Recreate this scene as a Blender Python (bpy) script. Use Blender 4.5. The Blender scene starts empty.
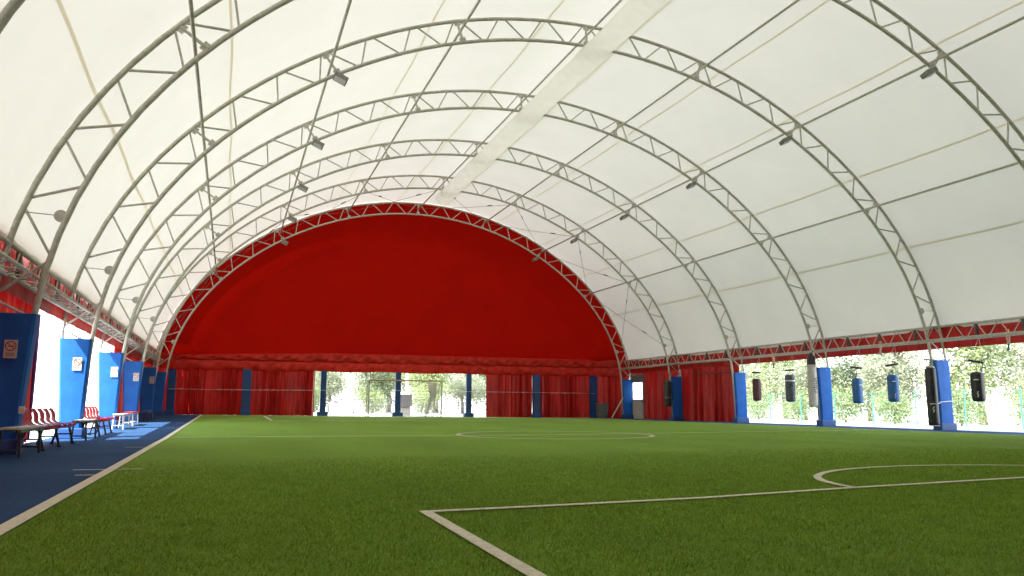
import bpy, bmesh, math, random
from math import sin, cos, pi, radians, atan2, hypot, sqrt
from mathutils import Vector, Matrix
random.seed(7)
scn = bpy.context.scene
C = scn.collection
# ------------------------------------------------------------------ helpers
def clamp(v, a=0.0, b=1.0): return max(a, min(b, v))
def hf(x, y):
    """gentle drainage slope of the ground towards the far left"""
    return 0.27 * clamp((26 - x) / 29) * clamp((y - 22) / 26)
def lin(c): return tuple(((v/255)/12.92 if v/255 <= .04045 else ((v/255+.055)/1.055)**2.4) for v in c)

def nodes(name):
    m = bpy.data.materials.new(name); m.use_nodes = True
    nt = m.node_tree; nt.nodes.clear()
    out = nt.nodes.new('ShaderNodeOutputMaterial')
    return m, nt, out
def noise_col(nt, c1, c2, scale=6.0, detail=4.0, stretch=None, lo=.35, hi=.65):
    tc = nt.nodes.new('ShaderNodeTexCoord')
    mp = nt.nodes.new('ShaderNodeMapping')
    if stretch: mp.inputs['Scale'].default_value = stretch
    nz = nt.nodes.new('ShaderNodeTexNoise'); nz.inputs['Scale'].default_value = scale; nz.inputs['Detail'].default_value = detail
    cr = nt.nodes.new('ShaderNodeValToRGB')
    cr.color_ramp.elements[0].position = lo; cr.color_ramp.elements[1].position = hi
    cr.color_ramp.elements[0].color = (*c1, 1); cr.color_ramp.elements[1].color = (*c2, 1)
    nt.links.new(tc.outputs['Object'], mp.inputs['Vector'])
    nt.links.new(mp.outputs['Vector'], nz.inputs['Vector'])
    nt.links.new(nz.outputs['Fac'], cr.inputs['Fac'])
    return cr, nz
def pbr(name, c1, c2=None, rough=.6, metal=0.0, scale=6.0, bump=0.0, spec=.5, stretch=None, transl=0.0, tcol=None, bscale=None):
    m, nt, out = nodes(name)
    c2 = c2 or tuple(v*.85 for v in c1)
    cr, nz = noise_col(nt, c1, c2, scale, stretch=stretch)
    b = nt.nodes.new('ShaderNodeBsdfPrincipled')
    b.inputs['Roughness'].default_value = rough; b.inputs['Metallic'].default_value = metal
    b.inputs['Specular IOR Level'].default_value = spec
    nt.links.new(cr.outputs['Color'], b.inputs['Base Color'])
    if bump:
        bp = nt.nodes.new('ShaderNodeBump'); bp.inputs['Strength'].default_value = bump; bp.inputs['Distance'].default_value = .03
        if bscale:
            nz2 = nt.nodes.new('ShaderNodeTexNoise'); nz2.inputs['Scale'].default_value = bscale; nz2.inputs['Detail'].default_value = 3
            tc = nt.nodes.new('ShaderNodeTexCoord'); nt.links.new(tc.outputs['Object'], nz2.inputs['Vector'])
            nt.links.new(nz2.outputs['Fac'], bp.inputs['Height'])
        else: nt.links.new(nz.outputs['Fac'], bp.inputs['Height'])
        nt.links.new(bp.outputs['Normal'], b.inputs['Normal'])
    if transl > 0:
        t = nt.nodes.new('ShaderNodeBsdfTranslucent'); t.inputs['Color'].default_value = (*(tcol or c1), 1)
        mx = nt.nodes.new('ShaderNodeMixShader'); mx.inputs['Fac'].default_value = transl
        nt.links.new(b.outputs[0], mx.inputs[1]); nt.links.new(t.outputs[0], mx.inputs[2])
        nt.links.new(mx.outputs[0], out.inputs['Surface'])
    else: nt.links.new(b.outputs[0], out.inputs['Surface'])
    return m

# ------------------------------------------------------------------ materials
M = {}
M['membrane'] = pbr('white_membrane', (.86,.855,.81), (.80,.80,.76), rough=.55, scale=.35, transl=.079, tcol=(.83,.785,.735), spec=.25, bump=.06)
M['sleeve']   = pbr('clear_white_sheet', (.90,.89,.84), (.78,.78,.72), rough=.5, scale=1.6, transl=.95, tcol=(1.0,.99,.95), bump=.3, spec=.4)
M['seam']     = pbr('tan_welded_seam', (.80,.76,.64), (.74,.70,.58), rough=.6, scale=2, transl=.62, tcol=(.88,.83,.68))
M['gable']    = pbr('red_membrane', (.31,.004,.001), (.27,.003,.001), rough=.7, scale=.6, transl=.05, tcol=(.55,.006,.002), spec=.03, bump=.1, bscale=1.2)
M['red']      = pbr('red_vinyl_fold_shade', (.44,.011,.007), (.20,.004,.003), rough=.36, scale=3.5, stretch=(1.6,1.6,.22), transl=.05, tcol=(.5,.01,.008), spec=.4, bump=.25, bscale=3)  # darker vertical streaks in the colour stand in for shade between folds
M['redroll']  = pbr('rolled_red_vinyl', (.58,.026,.014), (.42,.014,.008), rough=.45, scale=3, transl=.03, tcol=(.5,.01,.005), spec=.2, bump=.5, bscale=4)
M['steel']    = pbr('galvanised_steel', (.58,.565,.49), (.45,.44,.37), rough=.5, metal=.1, scale=9)
M['steel_dk'] = pbr('weathered_dark_steel', (.10,.10,.095), (.06,.06,.055), rough=.5, metal=.3, scale=9)
M['steel_lt'] = pbr('pale_galvanised_tube', (.50,.50,.47), (.38,.38,.35), rough=.4, metal=.3, scale=9)
M['bluepad']  = pbr('blue_vinyl_padding', (.016,.115,.42), (.013,.09,.34), rough=.5, scale=2.2, bump=.15, bscale=5, spec=.15)
M['bluebase'] = pbr('blue_painted_block', (.014,.075,.26), (.012,.06,.2), rough=.5, scale=6)
M['post']     = pbr('dark_blue_post_cover', (.012,.06,.22), (.01,.045,.16), rough=.4, scale=4)
M['ground']   = pbr('pale_concrete', (.56,.55,.53), (.46,.45,.43), rough=.9, scale=.5)
M['black']    = pbr('black_leather', (.018,.018,.02), (.010,.010,.012), rough=.35, scale=8, spec=.5)
M['blackw']   = pbr('worn_black_leather', (.02,.03,.045), (.10,.12,.15), rough=.4, scale=5, stretch=(1,1,3))
M['maroon']   = pbr('maroon_leather', (.085,.018,.025), (.05,.012,.018), rough=.45, scale=7)
M['whitebag'] = pbr('off_white_leather', (.55,.53,.50), (.46,.44,.41), rough=.5, scale=5)
M['bluebag']  = pbr('blue_leather_bag', (.02,.13,.36), (.015,.10,.30), rough=.4, scale=7)
M['plastic']  = pbr('red_seat_plastic', (.56,.012,.016), (.48,.01,.013), rough=.28, scale=5)
M['wood']     = pbr('worn_bench_wood', (.50,.46,.38), (.34,.31,.25), rough=.6, scale=5, stretch=(9,1,9))
M['frame_dk'] = pbr('dark_bench_frame', (.012,.016,.035), (.02,.025,.05), rough=.4, scale=9)
M['frame_wh'] = pbr('white_bench_frame', (.62,.62,.62), (.5,.5,.5), rough=.45, scale=9)
M['white']    = pbr('white_paint', (.78,.78,.76), (.68,.68,.66), rough=.6, scale=12)
M['line']     = pbr('white_turf_line', (.78,.73,.56), (.62,.58,.43), rough=.9, scale=22, bump=.6, bscale=120)
M['line_y']   = pbr('yellow_turf_line', (.55,.45,.12), (.4,.33,.1), rough=.9, scale=22)
M['cream']    = pbr('cream_door_panel', (.50,.47,.38), (.44,.41,.33), rough=.5, scale=3)
M['greyplast']= pbr('grey_crate_plastic', (.13,.14,.13), (.10,.11,.10), rough=.5, scale=5)
M['cabinet']  = pbr('grey_cabinet_paint', (.07,.075,.08), (.055,.06,.062), rough=.5, scale=5)
M['signpaper']= pbr('sign_paper', (.62,.58,.52), (.55,.51,.45), rough=.5, scale=6)
M['signred']  = pbr('sign_red', (.30,.02,.02), (.25,.015,.015), rough=.5, scale=6)
M['signink']  = pbr('sign_ink', (.04,.035,.03), (.05,.04,.04), rough=.5, scale=6)
M['navy']     = pbr('navy_print', (.02,.03,.10), (.03,.04,.12), rough=.5, scale=6)
M['print']    = pbr('white_print', (.7,.7,.7), (.6,.6,.6), rough=.5, scale=6)
M['rope']     = pbr('speckled_rope', (.75,.72,.62), (.55,.22,.12), rough=.8, scale=14)
M['teal']     = pbr('teal_fence_paint', (.05,.22,.17), (.04,.18,.14), rough=.5, scale=6)
M['fence_dk'] = pbr('grey_railing_paint', (.06,.065,.08), (.045,.05,.06), rough=.5, scale=6)
M['lamp']     = pbr('floodlight_housing', (.22,.23,.20), (.17,.17,.15), rough=.4, metal=.2, scale=8)
M['bark']     = pbr('tree_bark', (.16,.11,.07), (.09,.065,.045), rough=.9, scale=9, stretch=(1,1,.2), bump=.5)
M['net']      = pbr('white_goal_net', (.75,.75,.72), (.65,.65,.62), rough=.8, scale=9)
M['orange']   = pbr('pale_orange_paint', (.62,.34,.16), (.5,.26,.12), rough=.5, scale=7)
def leafmat(name, c1, c2):
    return pbr(name, c1, c2, rough=.5, scale=.9, transl=.35, tcol=tuple(min(1, v*1.15) for v in c2))
M['leafA'] = leafmat('leaf_bright', (.16,.22,.09), (.27,.32,.15))
M['leafB'] = leafmat('leaf_olive', (.19,.22,.14), (.32,.35,.25))
M['leafC'] = leafmat('leaf_deep', (.09,.13,.065), (.17,.21,.12))
def glassmat():
    m, nt, out = nodes('door_glass')
    t = nt.nodes.new('ShaderNodeBsdfTransparent'); t.inputs['Color'].default_value = (.93,.96,.97,1)
    g = nt.nodes.new('ShaderNodeBsdfGlossy'); g.inputs['Roughness'].default_value = .08
    d = nt.nodes.new('ShaderNodeBsdfTranslucent'); d.inputs['Color'].default_value = (.8,.83,.85,1)
    mx = nt.nodes.new('ShaderNodeMixShader'); mx.inputs['Fac'].default_value = .06
    m2 = nt.nodes.new('ShaderNodeMixShader'); m2.inputs['Fac'].default_value = .35
    nt.links.new(t.outputs[0], mx.inputs[1]); nt.links.new(g.outputs[0], mx.inputs[2])
    nt.links.new(mx.outputs[0], m2.inputs[1]); nt.links.new(d.outputs[0], m2.inputs[2])
    nt.links.new(m2.outputs[0], out.inputs['Surface'])
    return m
M['glass'] = glassmat()
def turf(name, a, b, sheen, streak):
    m, nt, out = nodes(name)
    L = nt.links
    cr1, n1 = noise_col(nt, a, b, 34, 6, lo=.36, hi=.64)
    cr2, n2 = noise_col(nt, (.80,.80,.80), (1.17,1.15,1.1), .55, 4, stretch=streak, lo=.3, hi=.7)
    cr3, n3 = noise_col(nt, (.62,.62,.62), (1.32,1.32,1.28), 170, 3, lo=.34, hi=.66)
    mul = nt.nodes.new('ShaderNodeMix'); mul.data_type = 'RGBA'; mul.blend_type = 'MULTIPLY'; mul.inputs['Factor'].default_value = 1
    mul2 = nt.nodes.new('ShaderNodeMix'); mul2.data_type = 'RGBA'; mul2.blend_type = 'MULTIPLY'; mul2.inputs['Factor'].default_value = 1
    L.new(cr1.outputs['Color'], mul.inputs[6]); L.new(cr2.outputs['Color'], mul.inputs[7])
    L.new(mul.outputs[2], mul2.inputs[6]); L.new(cr3.outputs['Color'], mul2.inputs[7])
    b_ = nt.nodes.new('ShaderNodeBsdfPrincipled'); b_.inputs['Roughness'].default_value = .75
    b_.inputs['Specular IOR Level'].default_value = .03
    b_.inputs['Sheen Weight'].default_value = .75; b_.inputs['Sheen Roughness'].default_value = .30; b_.inputs['Sheen Tint'].default_value = sheen
    L.new(mul2.outputs[2], b_.inputs['Base Color'])
    bp = nt.nodes.new('ShaderNodeBump'); bp.inputs['Strength'].default_value = .55; bp.inputs['Distance'].default_value = .03
    L.new(n3.outputs['Fac'], bp.inputs['Height']); L.new(bp.outputs['Normal'], b_.inputs['Normal'])
    L.new(b_.outputs[0], out.inputs['Surface'])
    return m
M['turf'] = turf('green_artificial_turf', (.110,.205,.016), (.200,.340,.034), (.40,.62,.20,1), (1,.35,1))
M['blueturf'] = turf('blue_artificial_turf', (.018,.050,.125), (.034,.085,.20), (.02,.04,.1,1), (.35,1,1))

# ------------------------------------------------------------------ mesh helpers
def bm_new(): return bmesh.new()
def box(bm, c, s, rot=None, bev=0.0):
    mat = Matrix.Translation(c) @ (rot.to_4x4() if rot else Matrix.Identity(4)) @ Matrix.Diagonal((s[0], s[1], s[2], 1))
    r = bmesh.ops.create_cube(bm, size=1, matrix=mat)
    if bev:
        es = list({e for v in r['verts'] for e in v.link_edges})
        bmesh.ops.bevel(bm, geom=es, offset=bev, segments=2, affect='EDGES', profile=.5)
def tube(bm, pts, r, n=8, cap=True, closed=False):
    pts = [Vector(p) for p in pts]; rings = []
    rr = r if isinstance(r, (list, tuple)) else [r]*len(pts)
    N = len(pts); up = None
    for i, p in enumerate(pts):
        if closed: t = pts[(i+1) % N]-pts[i-1]
        else: t = pts[min(i+1, N-1)]-pts[max(i-1, 0)]
        t.normalize()
        if up is None:
            up = Vector((0,1,0)) if abs(t.y) < .9 else Vector((0,0,1))
        a = t.cross(up)
        if a.length < 1e-4: a = t.cross(Vector((1,0,0)))
        a.normalize(); b = a.cross(t).normalized()
        rings.append([bm.verts.new(p + rr[i]*(cos(2*pi*(k+.5)/n)*a + sin(2*pi*(k+.5)/n)*b)) for k in range(n)])
    for i in range(N if closed else N-1):
        A, B = rings[i], rings[(i+1) % N]
        for k in range(n): bm.faces.new((A[k], A[(k+1) % n], B[(k+1) % n], B[k]))
    if cap and not closed:
        bm.faces.new(rings[0][::-1]); bm.faces.new(rings[-1])
def lathe(bm, prof, c=(0,0,0), n=20):
    rings = []
    for r, z in prof:
        rings.append([bm.verts.new((c[0]+r*cos(2*pi*k/n), c[1]+r*sin(2*pi*k/n), c[2]+z)) for k in range(n)])
    for A, B in zip(rings, rings[1:]):
        for k in range(n): bm.faces.new((A[k], A[(k+1) % n], B[(k+1) % n], B[k]))
    bm.faces.new(rings[0][::-1]); bm.faces.new(rings[-1])
def grid(bm, P, nu, nv, ok=None):
    vs = [[bm.verts.new(P(i, j)) for j in range(nv+1)] for i in range(nu+1)]
    for i in range(nu):
        for j in range(nv):
            if ok is None or ok(i, j): bm.faces.new((vs[i][j], vs[i+1][j], vs[i+1][j+1], vs[i][j+1]))
def obj(name, bm, mat, parent=None, smooth=False, kind=None, label=None):
    bmesh.ops.recalc_face_normals(bm, faces=bm.faces)
    me = bpy.data.meshes.new(name); bm.to_mesh(me); bm.free()
    me.materials.append(mat)
    if smooth: me.polygons.foreach_set('use_smooth', [True]*len(me.polygons))
    o = bpy.data.objects.new(name, me); C.objects.link(o)
    if parent: o.parent = parent; o.matrix_parent_inverse = Matrix.Translation(-Vector(parent.location)) if parent.location.length else Matrix.Identity(4)
    if kind: o['kind'] = kind
    if label: o['label'] = label
    return o
def local(name, bm, mat, parent=None, smooth=False, label=None):
    """mesh already in the parent's local frame"""
    o = obj(name, bm, mat, None, smooth, None, label)
    if parent: o.parent = parent
    return o
def thing(name, label, cat, loc=(0,0,0), rotz=0, group=None):
    o = bpy.data.objects.new(name, None); C.objects.link(o); o.empty_display_size = .2
    o.location = loc; o.rotation_euler = (0,0,rotz); o['label'] = label; o['category'] = cat
    if group: o['group'] = group
    return o
def tag(o, label, cat, group=None, kind=None):
    o['label'] = label; o['category'] = cat
    if group: o['group'] = group
    if kind: o['kind'] = kind
    return o
def struct(name, bm, mat, smooth=False, parent=None):
    o = obj(name, bm, mat, None, smooth)
    if parent: o.parent = parent
    else: o['kind'] = 'structure'
    return o
def dup(root, loc, rotz=None, label=None, group=None):
    r = root.copy(); C.objects.link(r); r.location = loc
    if rotz is not None: r.rotation_euler = (0,0,rotz)
    if label: r['label'] = label
    if group: r['group'] = group
    for ch in list(root.children):
        c = ch.copy(); C.objects.link(c); c.parent = r
        for g in list(ch.children):
            d = g.copy(); C.objects.link(d); d.parent = c
    return r
def set_origin(o, p):
    p = Vector(p); o.data.transform(Matrix.Translation(-p)); o.location = p

# ------------------------------------------------------------------ hall geometry
XC = 11.114
YA = [3.63 + 6.412*i for i in range(8)]        # arch planes; YA[0] stands behind the camera's view
Y1, Y2, Y3, Y4, Y5, Y6 = YA[2:8]
def prof(T):
    return 13.789*(1+.01018*sin(T)+.01659*cos(2*T)+.02098*cos(4*T)+.00659*cos(6*T)+.05979*sin(3*T)+.01104*sin(5*T))
DEP = .736
def polar(T, off, y): r = prof(T)+off; return Vector((XC+r*cos(T), y, r*sin(T)))
PT = [radians(a) for a in (35.4, 53.0, 71.4, 90.6, 109.9, 128.0, 145.4)]
BT = [radians(17.9)] + PT + [radians(162.8)]
# sloping ground sheet outside
bm = bm_new()
xs = [-90,-60,-40,-25,-15,-10,-7,-4.6,-1,4,9,14,19,23,26,27,30,34,40,50,70,90]; ys = [-70,-40,-20,-12,0,10,16,22,26,30,34,38,42,46,48,52,56,62,70,85,110]
grid(bm, lambda i, j: (xs[i], ys[j], hf(xs[i], ys[j])-.035), len(xs)-1, len(ys)-1)
struct('ground', bm, M['ground'])
def sheet(name, x0, x1, y0, y1, z, mat):
    bm = bm_new(); nx = max(1, int((x1-x0)/1.3)); ny = max(1, int((y1-y0)/1.0))
    grid(bm, lambda i, j: (x0+(x1-x0)*i/nx, y0+(y1-y0)*j/ny, hf(x0+(x1-x0)*i/nx, y0+(y1-y0)*j/ny)+z), nx, ny)
    return struct(name, bm, mat)
flo = sheet('floor', -1.49, 24.15, -3.2, 50.6, 0, M['turf'])
fl2 = sheet('floor_border_left', -4.35, -1.49, -3.2, 50.6, 0, M['blueturf'])
fl3 = sheet('floor_border_right', 24.15, 26.85, -3.2, 50.6, 0, M['blueturf'])
# painted lines (strips 4 mm above the turf)
def strip(name, pts, w, mat=None, parent=None, closed=False, z=.016):
    P = []
    n0 = len(pts)
    for i in range(n0 if closed else n0-1):
        a, b = Vector(pts[i]), Vector(pts[(i+1) % n0]); k = max(1, int((b-a).length/1.0))
        for j in range(k): P.append(a+(b-a)*j/k)
    if not closed: P.append(Vector(pts[-1]))
    bm = bm_new(); L = []; N = len(P)
    for i, p in enumerate(P):
        t = (P[(i+1) % N]-P[i-1]) if closed else (P[min(i+1, N-1)]-P[max(i-1, 0)])
        # mitre at sharp corners
        if 0 < i < N-1 or closed:
            t1 = (p-P[i-1]).normalized(); t2 = (P[(i+1) % N]-p).normalized(); t = t1+t2; ww = w/max(.3, (t.normalized().dot(t1)))
        else: ww = w
        t.normalize(); n = Vector((-t.y, t.x))
        q = []
        for s in (-.5, .5):
            v = p+n*s*ww; q.append(bm.verts.new((v.x, v.y, hf(v.x, v.y)+z)))
        L.append(q)
    for i in range(N if closed else N-1):
        A, B = L[i], L[(i+1) % N]; bm.faces.new((A[0], B[0], B[1], A[1]))
    return struct(name, bm, mat or M['line'], parent=parent or flo)
strip('touchline', [(-1.47,-3),(-1.47,12),(-1.51,20),(-1.46,50.1)], .13)
strip('touchline', [(24.0,-3),(24.0,50.1)], .10)
strip('halfway_line', [(-1.4,22.75),(9.3,22.0),(24,23.6)], .13)
strip('centre_circle', [(9.33+2.93*cos(2*pi*i/64), 21.95+2.93*sin(2*pi*i/64)) for i in range(64)], .13, closed=True)
strip('penalty_line', [(1.56,-3),(1.57,4.0),(1.60,6.54),(2.9,6.58),(4.4,6.66),(6.3,6.93),(9.6,7.27),(17.6,7.9),(17.7,-3)], .10)
strip('penalty_arc', [(9.66-3.10*cos(a)*1.0, 6.80+2.42*sin(a)) for a in [radians(4+172*i/40) for i in range(41)]], .10)
strip('penalty_line', [(1.9,46.6),(1.9,38.0),(18.6,38.9),(18.6,46.6)], .16)
strip('goal_line', [(-1.4,47.6),(24,47.6)], .08)
for a, b, mt in (((-1.92,11.97),(-1.07,11.92),'line'), ((-1.75,11.10),(-1.52,11.08),'line'), ((-1.95,17.82),(-1.05,17.66),'line_y'), ((-2.0,29.1),(-1.1,28.9),'line'), ((-1.95,34.1),(-1.45,34.0),'line')):
    strip('tick_mark', [a, b], .07, M[mt], z=.019)

# turf pile near the camera: fine upright fibres (uncountable)
import numpy as np
def near_line(X, Y):
    D = np.full(X.shape, 9.0)
    segs = [((-1.49,-3),(-1.49,12),.07), ((1.56,-3),(1.57,4.0),.05), ((1.57,4.0),(1.60,6.54),.05), ((1.60,6.54),(2.9,6.58),.05), ((2.9,6.58),(4.4,6.66),.05), ((4.4,6.66),(6.3,6.93),.05), ((6.3,6.93),(9.6,7.27),.05), ((9.6,7.27),(17.6,7.9),.05), ((-1.92,11.97),(-1.07,11.92),.05)]
    arcp = [(9.66-3.10*cos(a), 6.80+2.42*sin(a)) for a in [radians(4+172*i/40) for i in range(41)]]
    segs += [(arcp[i], arcp[i+1], .05) for i in range(40)]
    for a, b, w in segs:
        ax, ay = a; bx, by = b; l2 = (bx-ax)**2+(by-ay)**2
        t = np.clip(((X-ax)*(bx-ax)+(Y-ay)*(by-ay))/l2, 0, 1)
        D = np.minimum(D, np.hypot(X-ax-t*(bx-ax), Y-ay-t*(by-ay))-w)
    return D
def pile(name, x0, x1, y0, y1, dens, mats, seed, ymax_full, keep, hgt, wid, parent):
    rng = np.random.default_rng(seed)
    n = int((x1-x0)*(y1-y0)*dens)
    X = rng.uniform(x0, x1, n); Y = rng.uniform(y0, y1, n)
    p = np.clip(1-(Y-ymax_full)/(y1-ymax_full), 0, 1)
    m = (rng.random(n) < p) & (X < Y*1.25+.9) & (X > -.42*Y-.8)
    if keep: m &= near_line(X, Y) > rng.uniform(-.012, .006, n)
    X = X[m]; Y = Y[m]; n = len(X)
    a = rng.uniform(0, 2*pi, n); h = hgt*rng.uniform(.55, 1.15, n); w = wid*rng.uniform(.7, 1.3, n)
    lx = rng.normal(0, .55, n)*h+.15*h; ly = rng.normal(0, .55, n)*h
    V = np.empty((n, 3, 3))
    V[:,0] = np.stack([X-w*np.cos(a), Y-w*np.sin(a), np.zeros(n)], 1)
    V[:,1] = np.stack([X+w*np.cos(a), Y+w*np.sin(a), np.zeros(n)], 1)
    V[:,2] = np.stack([X+lx, Y+ly, h], 1)
    me = bpy.data.meshes.new(name); me.vertices.add(3*n); me.loops.add(3*n); me.polygons.add(n)
    me.vertices.foreach_set('co', V.reshape(-1)); me.loops.foreach_set('vertex_index', np.arange(3*n, dtype=np.int32))
    me.polygons.foreach_set('loop_start', np.arange(0, 3*n, 3, dtype=np.int32)); me.polygons.foreach_set('loop_total', np.full(n, 3, dtype=np.int32))
    for q in mats: me.materials.append(q)
    me.polygons.foreach_set('material_index', rng.integers(0, len(mats), n).astype(np.int32))
    me.update(); me.validate()
    o = bpy.data.objects.new(name, me); C.objects.link(o)
    return o
blA = pbr('turf_fibre_green', (.17,.30,.022), (.26,.42,.036), rough=.55, scale=3, spec=.1, transl=.25, tcol=(.22,.36,.03))
blB = pbr('turf_fibre_olive', (.27,.34,.05), (.36,.43,.075), rough=.55, scale=3, spec=.1, transl=.25, tcol=(.25,.36,.05))
blC = pbr('turf_fibre_deep', (.11,.205,.016), (.17,.28,.025), rough=.55, scale=3, spec=.1, transl=.25, tcol=(.11,.25,.02))
o = pile('turf_pile', -1.38, 16, 2.9, 14, 3600, [blA, blB, blC, blA], 5, 6.5, True, .026, .0028, None)
tag(o, 'short green fibres of the artificial turf nearest the camera', 'artificial grass', kind='stuff')

# ------------------------------------------------------------------ membrane (ceiling)
T0, T1 = radians(14.4), radians(165.7); YB0 = -3.2
bm = bm_new(); nT = 96; yy = [YB0]
while yy[-1] < Y6+.45: yy.append(min(yy[-1]+6.412/8, Y6+.45))
def memb(T, y, off=DEP+.13):
    ph = ((y-YA[0])/6.412) % 1.0
    sag = .07*sin(pi*ph)**2          # fabric dips slightly between the arches
    return polar(T, off-sag, y)
grid(bm, lambda i, j: memb(T0+(T1-T0)*i/nT, yy[j]), nT, len(yy)-1)
ceil = struct('ceiling', bm, M['membrane'], smooth=True)
for a in (27.2, 40.2, 54.0, 67.5, 83.0, 96.3, 113.0, 140.0, 153.4):
    bm = bm_new(); hw = .038/14.5; T = radians(a)
    grid(bm, lambda i, j: memb(T+(-hw, hw)[i], yy[j], DEP+.13-.012), 1, len(yy)-1)
    struct('fabric_seam', bm, M['seam'], parent=ceil)
# unseen back wall, added close behind the camera and dark to dim the near turf
bm = bm_new()
grid(bm, lambda i, j: (lambda T, s: Vector((XC+(prof(T)+DEP+.2)*cos(T)*s, YB0+.02, (prof(T)+DEP+.2)*sin(T)*s)))(radians(180*i/60), j/6), 60, 6)
struct('wall_back_added', bm, pbr('dark_blocker_fabric', (.07,.075,.075), (.05,.055,.055), rough=.8, scale=1))

# ridge sleeve hanging under the arches
bm = bm_new(); ns = 12; ny = 420
def slv(i, j):
    u = i/ns; y = -2+(43.4+2)*j/ny
    x = 10.78+1.07*u
    z = 13.05-.16*sin(pi*u)+.035*sin(5*y+6*u+sin(3*y))*sin(pi*u)+.03*sin(11*y-9*u)*sin(pi*u)+.02*sin(2.3*y)
    return Vector((x, y+.8*sin(pi*u)*(j/ny)**12, z))
grid(bm, slv, ns, ny)
o = obj('hanging_fabric_strip', bm, M['sleeve'], smooth=True)
tag(o, 'long white fabric strip sagging under the crown of the arches', 'fabric strip')
sb = bm_new()
for xx in (10.78, 11.85): tube(sb, [(xx, -2+45.4*j/60, 13.05+.02*sin(2.3*(-2+45.4*j/60))) for j in range(61)], .012, 5)
obj('hem', sb, M['sleeve'], o)

# ------------------------------------------------------------------ arches
ARN = {0:'grey steel truss arch closest to the camera, overhead and mostly out of frame',
       1:'grey steel truss arch over the nearest left pad, crown cut off by the top edge',
       2:'tallest whole steel truss arch, right foot beside the tied long black bag',
       3:'steel truss arch with its right foot beside the long white punching bag',
       4:'steel truss arch third from the red gable, right foot by the edge of red curtain',
       5:'steel truss arch just in front of the gable arch, crossed by thin cables',
       6:'farthest steel truss arch, edging the red gable'}
LEGIN = 10.2
def arch(k):
    y = YA[k+1]
    t = thing('roof_arch', ARN[k], 'roof arch', (XC, y, 0), group=None)
    t.location = (XC, y, 0)
    def chord(off):
        pts = []
        xl = -3.68 if off == 0 else -3.98; xr = 25.83 if off == 0 else 26.45
        TL, TR = radians(180-LEGIN), radians(LEGIN)
        a = polar(TL, off, 0)
        pts += [Vector((xl-XC, 0, hf(xl, y)+.02)), Vector((a.x-XC, 0, a.z))]
        n = 56
        for i in range(1, n):
            q = polar(TL+(TR-TL)*i/n, off, 0); pts.append(Vector((q.x-XC, 0, q.z)))
        b = polar(TR, off, 0)
        pts += [Vector((b.x-XC, 0, b.z)), Vector((xr-XC, 0, .02))]
        return pts
    bm = bm_new(); tube(bm, chord(0), .058, 8); local('inner_chord', bm, M['steel'], t, True)
    bm = bm_new(); tube(bm, chord(DEP), .058, 8); local('outer_chord', bm, M['steel'], t, True)
    def br(A, B, r=.029):
        bm = bm_new(); tube(bm, [A, B], r, 6); local('brace', bm, M['steel'], t)
    P = lambda T, off: (lambda q: Vector((q.x-XC, 0, q.z)))(polar(T, off, 0))
    e = radians(.42)
    for a, b in zip(BT, BT[1:]):
        n = 3
        for i in range(n):
            ta = a+(b-a)*i/n; tb = a+(b-a)*(i+1)/n; tm = (ta+tb)/2
            br(P(ta+e, DEP), P(tm-e*.6, 0)); br(P(tm+e*.6, 0), P(tb-e, DEP))
    for s in (0, 1):                                   # legs below the last purlin
        T = (lambda d: radians(d if s == 0 else 180-d))
        br(P(T(17.0), DEP), P(T(14.2), 0)); br(P(T(13.8), 0), P(T(10.6), DEP)); br(P(T(10.4), DEP), P(T(7.6) if False else T(9.5), 0))
    for T in BT[1:-1]:                                  # purlin brackets: a plate on each chord and a pair of straps between
        bm = bm_new()
        for off, sg in ((DEP-.09, 1), (.09, -1)):
            q = P(T, off); R = Matrix.Rotation(-(T-pi/2), 3, 'Y')
            box(bm, q, (.20, .045, .13), R)
        for dy in (-.07, .07):
            tube(bm, [P(T, 0)+Vector((0,dy,0)), P(T, DEP)+Vector((0,dy*.4,0))], .022, 6)
        local('purlin_bracket', bm, M['steel'], t)
    for T in (BT[0], BT[-1]):
        bm = bm_new(); q = P(T, .10); R = Matrix.Rotation(-(T-pi/2), 3, 'Y')
        tube(bm, [q+Vector((0,-.012,0)), q+Vector((0,.012,0))], .12, 18)
        tube(bm, [P(T, .12), P(T+radians(.6 if T > 1.5 else -.6), DEP)], .012, 5)
        local('gusset_plate', bm, M['steel'], t)
    return t
for k in range(7): arch(k)

# purlins
PN = {0:'lowest roof tube on the right-hand side of the vault', 1:'roof tube carrying the right-hand floodlights',
      2:'roof tube just right of the hanging white strip', 3:'roof tube along the crown, beside the hanging white strip',
      4:'roof tube between the crown tube and the left floodlights', 5:'roof tube carrying the left-hand floodlights',
      6:'lowest roof tube on the left-hand side of the vault'}
for i, T in enumerate(PT):
    a = polar(T, DEP*.5, 2.5); b = polar(T, DEP*.5, Y6+.05)
    bm = bm_new(); tube(bm, [a, (a+b)/2, b], .042, 8)
    o = obj('purlin', bm, M['steel'], smooth=True); set_origin(o, a); tag(o, 'long grey '+PN[i], 'roof tube')

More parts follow.
